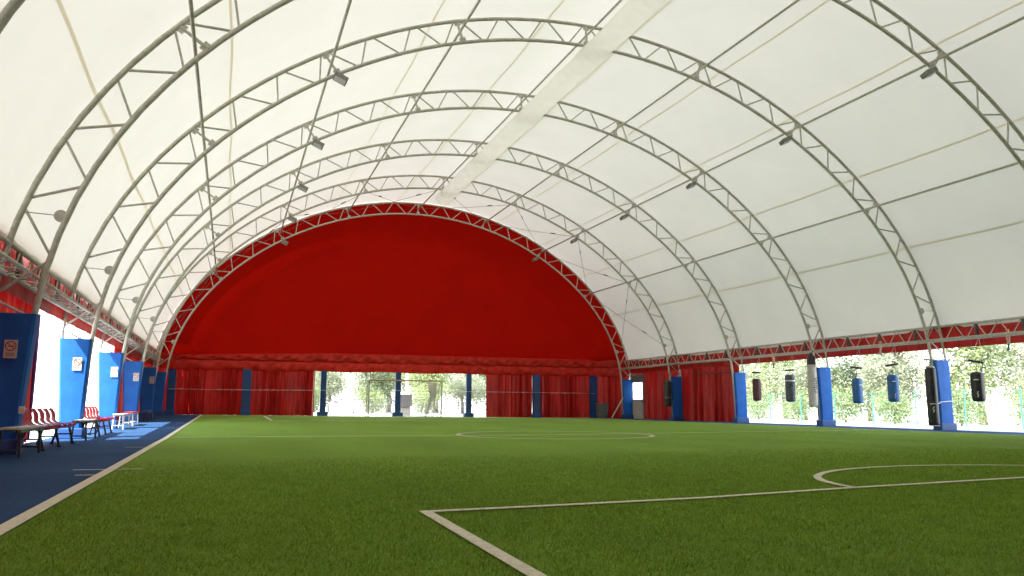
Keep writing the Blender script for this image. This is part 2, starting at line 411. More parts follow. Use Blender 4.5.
# edge girders along both sides, one per bay
def girder(xg, zb, zt, y0, y1, label, side):
    t = thing('edge_girder', label, 'truss girder', (xg, y0, zb))
    L = y1-y0; h = zt-zb
    for nm, z, dx, rr in (('top_chord', h, 0, .05), ('bottom_chord', 0, 0, .05), ('bottom_chord', .02, -.42*side, .035)):
        bm = bm_new(); tube(bm, [(dx,0,z),(dx,L,z)], rr, 8); local(nm, bm, M['steel'] if nm != 'top_chord' else M['steel'], t, True)
    n = 7
    for i in range(n):
        a, m_, b = L*i/n, L*(i+.5)/n, L*(i+1)/n
        for p, q in ((( 0,a+.03,h),(0,m_-.03,0)), ((0,m_+.03,0),(0,b-.03,h))):
            bm = bm_new(); tube(bm, [p, q], .02, 6); local('brace', bm, M['steel'], t)
        for p, q in (((0,a+.03,0),(-.42*side,m_,.02)), ((-.42*side,m_,.02),(0,b-.03,0))):
            bm = bm_new(); tube(bm, [p, q], .015, 5); local('lacing', bm, M['steel_lt'], t)
    for i in (1, 3, 5):
        bm = bm_new(); box(bm, (.02*side, L*i/n, h*.5), (.09,.10,h*1.05), None, .01); local('clamp', bm, M['steel_dk'], t)
    return t
for k in range(0, 6):
    a, b = YA[k+1], YA[k+2]
    nmR = ['in the bay nearest the camera','in the second bay from the front','over the black bag and two blue bags','over the maroon and worn black bags','over the wide red curtain','over the narrow red curtain and the door'][k]
    nmL = ['above the curtain at the extreme left edge','above the red curtain by the nearest pad','above the second row of red seats','between the two far sunlit and shaded pads','above the far dark bench','in the farthest left bay'][k]
    if k > 0: girder(25.95, 3.44, 4.0, a, b, 'right edge lattice girder '+nmR, 1)
    girder(-4.03, 3.28, 3.86, a, b, 'left edge lattice girder '+nmL, -1)

# ------------------------------------------------------------------ red valances and curtains
def curtain_mesh(A, B, z0f, z1, waves, amp, seed, nz=14, flare=.5):
    """hanging vinyl sheet from A to B (xy), bottom z0f(x,y), top z1"""
    A = Vector(A); B = Vector(B); L = (B-A).length; t = (B-A)/L; n = Vector((-t.y, t.x)); rnd = random.Random(seed)
    nu = max(12, int(waves*16)); ph = [rnd.uniform(0, 6.28) for _ in range(6)]
    bm = bm_new()
    def P(i, j):
        u = i/nu; v = j/nz                      # v 0 bottom .. 1 top
        w = 2*pi*waves*u
        am = amp*(.55+.45*sin(w*.23+ph[0]))*(1-.35*v)*(.3+.7*min(1, u*12)*min(1, (1-u)*12))
        s1 = sin(w+.6*sin(w*.31+ph[1])+.5*v); d = am*1.9*(s1*abs(s1)**.2+.45*sin(2.3*w+ph[2]+.8*v)+.25*sin(4.1*w+ph[3]))
        d += amp*.35*sin(9*v+w*.5+ph[4])*(1-v)*flare
        p = A+t*(u*L)+n*d
        z0 = z0f(p.x, p.y)+.004
        return Vector((p.x, p.y, z0+(z1-z0)*v))
    grid(bm, P, nu, nz)
    return bm
def curtain(A, B, z1, waves, amp, seed, label, mat='red', nz=14, straps=0):
    o = obj('curtain', curtain_mesh(A, B, hf, z1, waves, amp, seed, nz), M[mat], smooth=True)
    tag(o, label, 'curtain')
    return o
def valance(name, A, B, z0, z1, seed, label, bulge=-.02, drop=0.0, mat='red'):
    A = Vector(A); B = Vector(B); L = (B-A).length; t = (B-A)/L; n = Vector((-t.y, t.x))
    nu = max(10, int(L*5)); nz = 8; rnd = random.Random(seed); ph = rnd.uniform(0, 6)
    bm = bm_new()
    def P(i, j):
        u = i/nu; v = j/nz; s = u*L
        d = bulge*sin(pi*v)+.012*sin(s*7+6*v+ph)+.012*sin(s*3.1-9*v)
        p = A+t*s+n*d
        return Vector((p.x, p.y, z0-drop*sin(s*1.3+ph)**2*(1-v)+(z1-z0)*v))
    grid(bm, P, nu, nz)
    o = obj(name, bm, M[mat], smooth=True); tag(o, label, 'valance'); return o
# right side
valance('red_valance', (26.34,-3), (26.34,48.7), 3.16, 4.0, 1, 'long red vinyl valance behind the right edge girder')
valance('red_valance', (-4.18,48.7), (-4.18,-3), 3.02, 4.15, 2, 'long red vinyl valance behind the left edge girder')
curtain((26.62,42.2), (26.62,47.1), 3.5, 8, .10, 11, 'narrow red curtain between the white door and a blue pad')
curtain((26.62,36.35), (26.62,42.25), 3.5, 11, .11, 12, 'wide red curtain on the right wall, left of the bag opening')
# above the door
o = obj('curtain', curtain_mesh((26.62,46.75), (26.62,49.0), lambda x, y: 2.98, 3.9, 2, .02, 14), M['red'], smooth=True); tag(o, 'small red vinyl panel above the white door', 'curtain')
curtain((26.62,-3), (26.62,16.5), 3.5, 20, .10, 31, 'added red curtain on the unseen right wall, dimming the near turf')  # out of view, added to keep side light off the near turf
# left side
curtain((-4.42,21.1), (-4.42,-3), 3.7, 34, .08, 15, 'red curtain behind the nearest red seats at the left edge')
curtain((-4.42,37.0), (-4.42,34.7), 3.7, 4, .07, 16, 'narrow red curtain hanging at the first shaded blue pad')
curtain((-4.42,48.7), (-4.42,36.95), 3.7, 20, .08, 17, 'red curtain behind the far shaded blue pads')
# purple hem of the near left curtain
bm = bm_new(); tube(bm, [(-4.38,21.05,.05),(-4.40,21.15,1.2),(-4.37,21.0,2.0),(-4.40,21.1,3.0)], .055, 8)
o = obj('rolled_curtain_edge', bm, pbr('violet_vinyl', (.16,.03,.22), (.10,.02,.16), rough=.3, scale=4), smooth=True); tag(o, 'rolled violet edge hanging beside the near left curtain', 'curtain edge')

# far gable: membrane falls back from the arch to a row of posts
YE = 50.2
ZB = 3.55
bm = bm_new(); nx = 90; nz = 40
xa, xb = -4.3, 26.55
def Rout(x, z):
    T = atan2(z, x-XC); return prof(T)+DEP+.1
def topz(x):
    lo, hi = 2.0, 14.6
    for _ in range(40):
        m_ = (lo+hi)/2
        if hypot(x-XC, m_) > Rout(x, m_): hi = m_
        else: lo = m_
    return lo
def gy(x, z):
    d = max(0, Rout(x, z)-hypot(x-XC, z)); s = clamp(d/2.6); s = s*s*(3-2*s)
    q = clamp(1.15-(z-ZB)/1.3); s = max(s, q*q*(3-2*q))
    yb = YE-.02
    if x < -3.1: yb = 48.80+(YE-.02-48.80)*clamp((x+3.95)/.85)
    if x > 24.4: yb = 48.95+(YE-.02-48.95)*clamp((26.35-x)/1.95)
    return Y6+.16+(yb-Y6-.16)*s*(1-.25*clamp((z-4)/11))
xe = [XC+(xb-xa)/2*sin(pi/2*(2*i/nx-1)) for i in range(nx+1)]
tz = [max(ZB+.001, topz(x)) if topz(x) > ZB else ZB+.001 for x in xe]
grid(bm, lambda i, j: (lambda x, z: Vector((x, gy(x, z), z)))(xe[i], ZB+(tz[i]-ZB)*sin(pi/2*j/nz)), nx, nz, ok=lambda i, j: tz[i] > ZB+.01 or tz[i+1] > ZB+.01)
struct('wall_far', bm, M['gable'], smooth=True)
# rolled bands and valance under the gable (centre + corner facets)
def roll(name, path, z0, z1, seed, label, puff, drop, mat='redroll', diag=0.0):
    P0 = [Vector(p) for p in path]; seg = [(P0[i+1]-P0[i]).length for i in range(len(P0)-1)]; L = sum(seg)
    def at(s):
        for i, l in enumerate(seg):
            if s <= l or i == len(seg)-1: return P0[i]+(P0[i+1]-P0[i])*min(1, s/l)
            s -= l
    nu = int(L*9); nv = 12; bm = bm_new()
    def P(i, j):
        s = i/nu*L; v = j/nv
        p = at(s); ang = -pi/2+2*pi*v*.5        # front half profile, from bottom to top
        swag = drop*abs(sin(s*pi/4.7))
        fold = .055*sin(s*4.2+diag*v*6+sin(s*.9))*sin(pi*v)+.03*sin(s*9.3-diag*v*9+2*sin(s*.6))*sin(pi*v)
        d = puff*cos(ang)+fold
        lowl = .30*clamp((6-p.x)/9)*max(0, z1-3.6)/.52*(sin(ang)+1)/2
        return Vector((p.x, p.y-d, z0-swag*(1-v)+(z1-z0)*(sin(ang)+1)/2-lowl))
    grid(bm, P, nu, nv)
    o = obj(name, bm, M[mat], smooth=True); tag(o, label, 'rolled curtain'); return o
path = [(-3.9,48.75),(-3.1,YE-.12),(24.4,YE-.12),(26.3,48.9)]
roll('rolled_red_cover', path, 3.52, 4.12, 1, 'upper wrinkled red fabric roll along the foot of the gable', .16, 0.0, diag=1.2)
roll('rolled_red_cover', path, 2.98, 3.56, 2, 'lower swagged red fabric roll just above the far posts', .12, .06, diag=.6)

# far posts
def far_post(x, wide, label):
    z = hf(x, YE); t = thing('far_post', label, 'post', (x, YE-.05, z))
    w = .36 if not wide else .52
    bm = bm_new(); hp = 3.04-z; box(bm, (0,0,(hp+.09)/2), (w, .24, hp-.09), None, .03); local('post_cover', bm, M['post'], t)
    bm = bm_new(); tube(bm, [(0,.0,2.75),(0,0,3.3)], .05, 8); local('steel_core', bm, M['steel'], t)
    bm = bm_new(); box(bm, (0,-.02,.13), (w+.30 if not wide else w+.08, .42, .26), None, .02); local('base_block', bm, M['bluebase'], t)
for x, w, l in ((-3.3,True,'dark blue padded post in the far left corner'), (.94,True,'wide blue padded post between the two far left curtains'),
                (5.52,False,'slim blue post at the left end of the far opening'), (10.27,False,'slim blue post in the middle of the far opening'),
                (15.06,False,'slim blue post near the right end of the far opening'), (19.94,True,'wide blue padded post between the two far right curtains'),
                (24.3,True,'wide dark blue post beside the grey crate')):
    far_post(x, w, l)
curtain((5.0,YE+.1), (1.2,YE+.1), 3.3, 7, .12, 21, 'red far curtain left of the opening, right of a wide blue post')
curtain((.7,YE+.1), (-3.1,YE+.1), 3.3, 8, .11, 22, 'red far curtain nearest the left corner')
curtain((19.7,YE+.1), (17.2,YE+.1), 3.3, 5, .14, 23, 'gathered red far curtain just right of the opening')
curtain((17.25,YE+.14), (16.35,YE+.14), 3.3, .5, .01, 24, 'narrow flat red panel at the right edge of the far opening')
curtain((24.1,YE+.1), (20.2,YE+.1), 3.3, 9, .14, 25, 'red far curtain between the two right-hand wide posts')
curtain((26.55,48.9), (24.5,YE+.05), 4.2, 5, .07, 26, 'red corner curtain behind the grey crate')
curtain((-3.3,YE+.1), (-4.45,48.7), 4.3, 3, .05, 27, 'dark red corner curtain behind the far left pads')
# tension wire along far wall
bm = bm_new(); tube(bm, [(-3.4,YE-.30,1.77),(0.94,YE-.3,1.75),(10.3,YE-.3,1.80),(24.3,YE-.3,1.74)], .014, 6)
o = obj('tension_wire', bm, M['print'], smooth=True); tag(o, 'thin white wire stretched across the far posts and curtains', 'wire')

# ------------------------------------------------------------------ leg pads
def add_sign(parent, x, y, z, w=.20, h=.31):
    """no smoking notice as a thing of its own"""
    pass
def pad(side, k, label, prism):
    y = YA[k+1]
    if side < 0: x0t, x1t, x0b, x1b, zt = -4.22, (-3.43 if k == 1 else -3.47), -4.05, (-3.57 if k == 1 else -3.55), 2.48+.035*k
    else:        x0t, x1t, x0b, x1b, zt = 25.72, 26.44, 25.80, 26.46, 2.68
    xm = (x0b+x1b)/2; g = hf(xm, y)
    t = thing('leg_pad', label, 'padding', (xm, y, g))
    bm = bm_new(); n = 10; th = .15 if side < 0 else .13
    rings = []
    for j in range(n+1):
        v = j/n; z = .26+(zt-g-.26)*v
        xl = x0b+(x0t-x0b)*v-xm; xr = x1b+(x1t-x1b)*v-xm
        bul = .02*sin(pi*v)
        pts = [(xl,-th),(xl+.05,-th-.025-bul),(0,-th-.03-bul),(xr-.05,-th-.025-bul),(xr,-th),(xr+.01,0),(xr,th),(xl,th),(xl-.01,0)]
        rings.append([bm.verts.new((a, b, z)) for a, b in pts])
    for A, B in zip(rings, rings[1:]):
        for q in range(len(A)): bm.faces.new((A[q], A[(q+1) % len(A)], B[(q+1) % len(A)], B[q]))
    bm.faces.new(rings[0][::-1]); bm.faces.new(rings[-1])
    local('pad_cover', bm, M['bluepad'], t)
    bm = bm_new(); tube(bm, [(x0t-xm+.01,-th,zt-g+.005),(x1t-xm-.01,-th,zt-g+.005),(x1t-xm-.01,th,zt-g+.005),(x0t-xm+.01,th,zt-g+.005)], .015, 6, closed=True)
    local('top_hem', bm, M['bluepad'], t)
    bm = bm_new(); box(bm, (0,0,.13), (x1b-x0b+.12, 2*th+.16, .27), None, .02); local('base_block', bm, M['bluebase'], t)
    return t
PL = {1:'large blue pad with a notice at the extreme left edge', 2:'sunlit blue pad with notice nearest the front, beside the nearest seats',
      3:'smaller sunlit blue pad with notice behind the second seat row', 4:'first shaded blue pad on the left, with red curtain either side',
      5:'shaded blue pad on the left next to the farthest one', 6:'farthest left blue pad, shining in the corner'}
PR = {1:'blue pad at the far right outside the frame', 2:'blue pad with the long black bag tied to it', 3:'blue pad behind the long white bag',
      4:'blue pad at the end of the wide red curtain', 5:'dark blue pad with a black bag strapped beside it, between red curtains', 6:'blue pad left of the white door'}
for k in range(1, 7):
    pad(-1, k, PL[k], None)
    if k > 1: pad(1, k, PR[k], None)
SL = {1:'no smoking notice on the large pad at the left edge', 2:'no smoking notice on the nearest sunlit pad', 3:'no smoking notice on the second sunlit pad',
      4:'no smoking notice on the first shaded pad', 5:'no smoking notice on the shaded pad next to the farthest'}
def notice(x, y, z, label):
    t = thing('no_smoking_notice', label, 'sign', (x, y, z))
    w, h = .21, .33
    bm = bm_new(); box(bm, (0,0,0), (w,.008,h)); local('sheet', bm, M['signpaper'], t)
    bm = bm_new(); R = .083; tube(bm, [(R*cos(a), -.008, .055+R*sin(a)) for a in [2*pi*i/28 for i in range(28)]], .0095, 6, closed=True)
    tube(bm, [(-R*.7,-.009,.055+R*.7),(R*.7,-.009,.055-R*.7)], .0075, 6); local('prohibition_ring', bm, M['signred'], t)
    bm = bm_new(); box(bm, (0,-.006,.05), (.10,.004,.016)); 
    for i in range(3): box(bm, (.045+.006*sin(i*2),-.006,.068+.012*i), (.006,.004,.012))
    local('cigarette_symbol', bm, M['signink'], t)
    bm = bm_new()
    for i, wd in enumerate((.15,.13,.16)): box(bm, (0,-.006,-.075-.026*i), (wd,.004,.009))
    local('text_lines', bm, M['signink'], t)
for k, x, z in ((1,-3.77,1.87),(2,-3.745,1.91),(3,-3.68,1.95),(4,-3.675,1.99),(5,-3.63,2.05)):
    notice(x, YA[k+1]-.225, z, SL[k])

# ------------------------------------------------------------------ floodlights
def flood(x, y, z, side, label):
    t = thing('floodlight', label, 'floodlight', (x, y, z), group=None)
    R = Matrix.Rotation(radians(24*side), 3, 'Y') @ Matrix.Rotation(radians(-14), 3, 'X')
    bm = bm_new(); box(bm, (0,-.05,0), (.42,.32,.15), R, .02); local('housing', bm, M['lamp'], t)
    bm = bm_new(); box(bm, R @ Vector((0,-.05,-.082))+Vector((0,0,0)), (.36,.26,.015), R); local('lens', bm, M['frame_wh'], t)
    bm = bm_new(); tube(bm, [(-.14*side,0,.30),(-.1*side,0,.16),(0,-.02,.07)], .022, 6); local('bracket', bm, M['steel'], t)
FL = [(2,'front floodlight of the left row'),(3,'second floodlight of the left row'),(4,'third floodlight of the left row'),(5,'fourth floodlight of the left row, small, before the gable'),(6,'last floodlight of the left row, on the gable arch')]
FR = [(1,'nearest floodlight of the right row'),(2,'second floodlight of the right row'),(3,'third floodlight of the right row'),(4,'fourth floodlight of the right row'),(5,'fifth floodlight of the right row'),(6,'last floodlight of the right row, on the gable arch')]
for k, l in FL: flood(2.66, YA[k+1]-.02, 10.72, 1, l)
for k, l in FR: flood(19.20, YA[k+1]-.02, 10.80, -1, l)

# ------------------------------------------------------------------ bracing cables in last bay
def cable(a, b, label):
    bm = bm_new(); a = Vector(a); b = Vector(b); m_ = (a+b)/2-Vector((0,0,.06))
    tube(bm, [a, (a+m_)/2, m_, (b+m_)/2, b], .011, 5)
    d = (b-a).normalized()
    c = a+(b-a)*.22; tube(bm, [c, c+d*.35], .028, 6)
    o = obj('bracing_cable', bm, M['steel_dk']); set_origin(o, a); tag(o, label, 'cable')
TT = [radians(a) for a in (17.9,35.4,53.0,71.4,90.6,109.9,128.0,145.4,162.8)]
nmz = ['lowest right bay panel','right panel under the floodlight tube','upper right panel','panel right of the crown','panel left of the crown','upper left panel','left panel under the floodlight tube','lowest left bay panel']
for i in range(8):
    for s in (0, 1):
        ta, tb = (TT[i], TT[i+1]) if s == 0 else (TT[i+1], TT[i])
        cable(polar(ta, .05, Y5), polar(tb, .4, Y6), 'thin bracing cable running %s toward the gable in the %s' % ('upward' if (s == 0) == (i < 4) else 'downward', nmz[i]))

# ------------------------------------------------------------------ punching bags
def bag_mesh(r, h):
    bm = bm_new(); p = [(r*.35,0),(r*.78,.015),(r*.96,.06),(r,.12),(r*1.02,h*.5),(r,h-.10),(r*.93,h-.03),(r*.7,h),(r*.3,h+.004)]
    lathe(bm, p, (0,0,0), 22); return bm
def txt(body, size, loc, rot, mat, parent, name='lettering'):
    cu = bpy.data.curves.new(name, 'FONT'); cu.body = body; cu.size = size; cu.extrude = .004; cu.align_x = 'CENTER'; cu.align_y = 'CENTER'
    o = bpy.data.objects.new(name, cu); C.objects.link(o)
    dg = bpy.context.evaluated_depsgraph_get(); me = bpy.data.meshes.new_from_object(o.evaluated_get(dg))
    bpy.data.objects.remove(o); me.materials.clear(); me.materials.append(mat)
    o = bpy.data.objects.new(name, me); C.objects.link(o); o.location = loc; o.rotation_euler = rot; o.parent = parent
    return o
ZG = 3.44
def bag(x, y, z0, z1, r, mat, label, bar=2.62, barrot=0, tilt=0, logo=None, band=None, hang=True, strapz=None, bart=0.0):
    t = thing('punching_bag', label, 'punching bag', (x, y, z0))
    h = z1-z0
    local('bag_body', bag_mesh(r, h), M[mat], t, True)
    if hang:
        bm = bm_new()
        for a in range(4): tube(bm, [(r*.75*cos(a*pi/2+.6), r*.75*sin(a*pi/2+.6), h), (0,0,h+.16)], .009, 5)
        tube(bm, [(0,0,h+.14),(0,0,bar-z0)], .012, 6); local('hanging_strap', bm, M['steel_dk'], t)
        bm = bm_new(); box(bm, (0,0,bar-z0), (.08,.62,.085), Matrix.Rotation(barrot, 3, 'Z') @ Matrix.Rotation(bart, 3, 'X'), .008); local('spreader_bar', bm, M['black'], t)
        bm = bm_new()
        for s in (-1, 1):
            d = Matrix.Rotation(barrot, 3, 'Z') @ Vector((0, .27*s, 0)); tube(bm, [d+Vector((0,0,bar-z0+.02)), (.25,0,ZG-z0)], .005, 4)
        local('hanging_cord', bm, M['print'], t)
    if band: 
        bm = bm_new(); hz, hh, bmcol = band
        lathe(bm, [(r*1.0,hz-hh/2),(r*1.045,hz-hh/2+.005),(r*1.045,hz+hh/2-.005),(r*1.0,hz+hh/2)], (0,0,0), 22); local('band', bm, M[bmcol], t, True)
    # camera side is towards -x, -y
    th = atan2(-y, -x)
    if logo:
        for kind, az, zz, sc in logo:
            a = th+az; px, py = (r*1.03)*cos(a), (r*1.03)*sin(a)
            rot = (pi/2, 0, a+pi/2)
            if kind == 'tag':
                bm = bm_new(); box(bm, (0,0,0), (.15*sc,.035*sc,.012)); o = local('tag', bm, M['print'], t); o.location = (px,py,zz); o.rotation_euler = rot
            elif kind == 'mark':
                bm = bm_new()
                for i in range(4): box(bm, (.012*sin(i*2.4), .055*(i-1.5), 0), (.035+.02*(i % 2), .03, .012), Matrix.Rotation(.6*(i-1.5), 3, 'Z'))
                tube(bm, [(-.03,-.1,0),(.03,-.02,0),(-.02,.05,0),(.03,.11,0)], .008, 5)
                o = local('emblem', bm, M['print'], t); o.location = (px,py,zz); o.rotation_euler = rot
    return t
BX = 25.7
bag(BX, 33.66, 1.16, 2.30, .215, 'maroon', 'small maroon punching bag hanging nearest the wide red curtain', bar=2.62)
bag(BX, 31.10, 1.10, 2.42, .23, 'blackw', 'worn black and grey punching bag between the maroon and white bags', bar=2.64, band=(1.02,.07,'print'))
bag(BX, 26.78, 1.02, 2.12, .21, 'bluebag', 'blue punching bag closer to the long white bag, without emblem', bar=2.58, bart=.15, logo=[('tag',.7,.8,1)])
bag(BX, 24.83, 1.08, 2.20, .22, 'bluebag', 'blue punching bag with a white emblem, left of the long black bag', bar=2.60, bart=-.08, logo=[('tag',.25,.84,1),('mark',.3,.25,1.1)])
bag(BX, 20.95, 1.08, 2.16, .225, 'black', 'short black punching bag with white emblem, rightmost in the photo', bar=2.55, bart=.2, logo=[('tag',-.2,.80,1.1),('mark',-.1,.27,1.2)])
# long white bag on arch 3
t = bag(25.2, 28.98, .88, 2.72, .20, 'whitebag', 'long off-white punching bag with navy lettering', hang=False)
bm = bm_new(); lathe(bm, [(.15,0),(.20,.03),(.19,.06),(.18,.42),(.10,.50),(.05,.62)], (0,0,1.86), 20); local('top_collar', bm, M['black'], t, True)
bm = bm_new(); lathe(bm, [(.08,-.01),(.17,.0),(.185,.03),(.12,.035)], (0,0,0), 20); local('bottom_cap', bm, M['greyplast'], t, True)
bm = bm_new(); tube(bm, [(0,0,2.4),(.15,0,2.58)], .02, 6); local('hanging_strap', bm, M['steel_dk'], t)
bm = bm_new(); lathe(bm, [(.2,1.83),(.235,1.85),(.235,1.89),(.2,1.91)], (0,0,0), 20); local('band', bm, M['whitebag'], t, True)
# lettering runs upward on the face turned to the camera's right
a = atan2(-28.98, -25.25)+.62
lt = txt('ribuk', .34, (.208*cos(a), .208*sin(a), .98), (0, -pi/2, 0), M['navy'], t)
lt.rotation_euler = (Matrix.Rotation(a+pi/2, 4, 'Z') @ Matrix.Rotation(pi/2, 4, 'X') @ Matrix.Rotation(pi/2, 4, 'Z')).to_euler()
# long black bag tied to pad 2
t = bag(25.12, 22.45, .17, 2.36, .195, 'black', 'long black punching bag tied with white cord to a blue pad', hang=False, logo=[('mark',.1,.62,1.4)])
bm = bm_new(); lathe(bm, [(.10,0),(.17,.02),(.12,.07),(.04,.09)], (0,0,2.19), 16); local('top_ring', bm, M['whitebag'], t, True)
bm = bm_new(); tube(bm, [(-.22,-.08,.83),(-.02,-.25,.84),(.20,-.16,.86),(.34,-.02,.90),(1.05,.01,.95),(1.08,.3,.95)], .014, 6); local('tie_cord', bm, M['print'], t)
bm = bm_new(); tube(bm, [(0,0,2.25),(.1,0,2.5)], .012, 6); local('hanging_strap', bm, M['steel_dk'], t)
bm = bm_new(); box(bm, (0,-.05,2.50), (.60,.12,.05), Matrix.Rotation(.1, 3, 'Z'), .01); local('spreader_bar', bm, M['black'], t)
bm = bm_new(); lathe(bm, [(.15,-.0),(.20,.01),(.20,.03),(.16,.04)], (0,0,0), 18); local('bottom_rim', bm, M['whitebag'], t, True)
# dark bag strapped to pad 5
t = bag(25.42, 42.0, .84, 2.44, .22, 'black', 'black punching bag strapped beside the dark blue pad among red curtains', hang=False, band=(.55,.08,'greyplast'))
bm = bm_new(); tube(bm, [(0,0,1.58),(.15,0,1.9),(.3,0,2.6)], .014, 6); local('hanging_strap', bm, M['steel_dk'], t)
# hanging rope ends
def rope(x, y, z0, z1, lean, label, tip):
    t = thing('hanging_rope', label, 'rope', (x, y, z1))
    bm = bm_new(); h = z1-z0
    for s in (-1, 1): tube(bm, [(0,s*.03,0),(lean*.5,s*.05,-h*.35),(lean,s*.02,-h*.7)], .028, 6)
    local('rope', bm, M['rope'], t)
    bm = bm_new(); tube(bm, [(lean,0,-h*.68),(lean*1.1,.02,-h*.85),(lean*1.2,.03,-h)], [.035,.03,.045], 6); local('rope_end', bm, M[tip], t)
rope(25.55, 32.05, 2.78, 3.52, 0, 'speckled rope hanging from the girder by the maroon bag', 'black')
rope(25.55, 25.2, 3.12, 3.62, 0, 'speckled rope hanging from the girder above the blue bags', 'whitebag')
rope(25.55, 19.5, 2.85, 3.60, 0, 'speckled rope hanging from the girder above the rightmost bag', 'bluebag')
# bar bracket on pad-4 arch, over the curtain
bm = bm_new(); tube(bm, [(25.9,35.9,2.72),(25.75,38.9,2.78)], .035, 8)
box(bm, (25.75,38.9,2.70), (.08,.08,.22)); box(bm, (25.9,35.95,2.72), (.1,.1,.18))
o = obj('bag_bracket', bm, M['black']); set_origin(o, (25.9,35.9,2.72)); tag(o, 'empty black horizontal bag bar in front of the wide red curtain', 'bracket')

# ------------------------------------------------------------------ door on the right
t = thing('door_1', 'white door', 'door', (26.5,47.7,0)); del t['label']; del t['category']; t['kind'] = 'structure'
bm = bm_new()
for yy_ in (-.86,.86): box(bm, (0,yy_,1.5), (.10,.10,3.0), None, .01)
box(bm, (0,0,2.98), (.10,1.8,.10), None, .01); box(bm, (.03,0,2.73), (.04,1.66,.42)); local('door_frame', bm, M['lamp'], t)
bm = bm_new(); box(bm, (.02,0,.62), (.06,1.62,1.24), None, .01); local('lower_panel', bm, M['cream'], t)
bm = bm_new(); 
for yy_ in (-.76,.76): box(bm, (.02,yy_,1.9), (.06,.10,1.3))
box(bm, (.02,0,1.27), (.06,1.62,.08)); box(bm, (.02,0,2.52), (.06,1.62,.08)); local('door_leaf', bm, M['lamp'], t)
bm = bm_new(); box(bm, (.02,0,1.9), (.012,1.44,1.22)); local('pane', bm, M['glass'], t)
bm = bm_new(); box(bm, (-.05,-.68,1.2), (.05,.03,.14)); tube(bm, [(-.07,-.68,1.2),(-.07,-.56,1.2)], .012, 6); local('door_handle', bm, M['steel_dk'], t)

# crate and prop
g = hf(23.9,49.2)
t = thing('grey_bin', 'grey plastic bin standing in the far right corner by a blue post', 'bin', (24.55,49.3,g))
bm = bm_new(); r0 = [(-.30,-.22,0),(.30,-.22,0),(.30,.22,0),(-.30,.22,0)]; r1 = [(-.37,-.28,.98),(.37,-.28,.98),(.37,.28,.98),(-.37,.28,.98)]
A = [bm.verts.new(p) for p in r0]; B = [bm.verts.new(p) for p in r1]
for i in range(4): bm.faces.new((A[i], A[(i+1) % 4], B[(i+1) % 4], B[i]))
bm.faces.new(A[::-1]); bm.faces.new(B); local('bin_body', bm, M['greyplast'], t)
bm = bm_new(); box(bm, (0,0,1.0), (.80,.62,.06), None, .02); local('rim', bm, M['greyplast'], t)
bm = bm_new(); tube(bm, [(24.95,48.6,.05),(25.75,48.4,1.45)], .05, 8)
o = obj('leaning_prop', bm, M['steel']); set_origin(o, (24.95,48.6,.05)); tag(o, 'slanting grey prop leaning against the blue pad left of the white door', 'prop')

# ------------------------------------------------------------------ far goal
t = thing('goal', 'small football goal with pale orange crossbar before the far opening', 'goal', (10.15,47.15,hf(10.15,47.15)))
for s in (-1, 1):
    bm = bm_new(); tube(bm, [(2.26*s,0,0),(2.26*s,0,2.22)], .04, 8); local('goal_post', bm, M['steel_lt'], t)
    bm = bm_new(); tube(bm, [(2.26*s,0,2.18),(2.26*s,.7,1.9),(2.26*s,1.0,.03),(2.26*s,0,.03)], .025, 6); local('side_frame', bm, M['steel_lt'], t)
bm = bm_new(); tube(bm, [(-2.28,0,2.22),(2.28,0,2.22)], .045, 8); local('crossbar', bm, M['orange'], t)
bm = bm_new(); tube(bm, [(-2.26,1.0,.03),(2.26,1.0,.03)], .025, 6); local('ground_bar', bm, M['steel_lt'], t)
bm = bm_new()                                              # net gathered at the right post
for i in range(26):
    a = i/25; tube(bm, [(1.35+.75*a,.02+.5*a,2.15),(1.55+.5*a,.1+.5*a,1.3),(1.1+.75*a+.12*sin(9*a),.15+.6*a,.06)], .012, 4)
for i in range(12):
    z = .2+i*.17; tube(bm, [(1.3+.05*sin(i),.05,z),(1.7,.3,z-.03),(2.15,.6,z)], .008, 4)
local('net', bm, M['net'], t)
for s in (-1, 1):
    bm = bm_new()
    for i in range(10): tube(bm, [(2.26*s,.05+.09*i,.03),(2.26*s,.03+.07*i,2.15-.03*i)], .004, 3)
    for j in range(8): tube(bm, [(2.26*s,.0,.2+.24*j),(2.26*s,.9-.03*j,.2+.22*j)], .004, 3)
    local('side_net', bm, M['net'], t)

# ------------------------------------------------------------------ seats and benches on left
def seat_mesh():
    bm = bm_new(); n = 14; w = .23
    # section from front lip to top of back, in x (towards field = +x)
    sec = [(.22,-.045),(.235,-.005),(.20,.015),(.10,.0),(0,-.01),(-.10,.0),(-.17,.03),(-.205,.08),(-.225,.16),(-.25,.26),(-.27,.33),(-.285,.35),(-.30,.34)]
    rows = []
    for j, (x, z) in enumerate(sec):
        rr = []
        for i in range(9):
            u = -1+2*i/8; ww = w*(1 if j < 8 else (1-.10*((j-7)/5)**2)); cz = .025*u*u if 2 <= j <= 7 else 0; cx = .03*u*u if j > 7 else 0
            dz = -.05*abs(u)**6 if j >= 10 else 0
            rr.append(bm.verts.new((x+cx, u*ww, z+cz+dz)))
        rows.append(rr)
    for A, B in zip(rows, rows[1:]):
        for i in range(8): bm.faces.new((A[i], A[i+1], B[i+1], B[i]))
    bmesh.ops.solidify(bm, geom=bm.faces[:], thickness=.012)
    return bm
seat_me = None
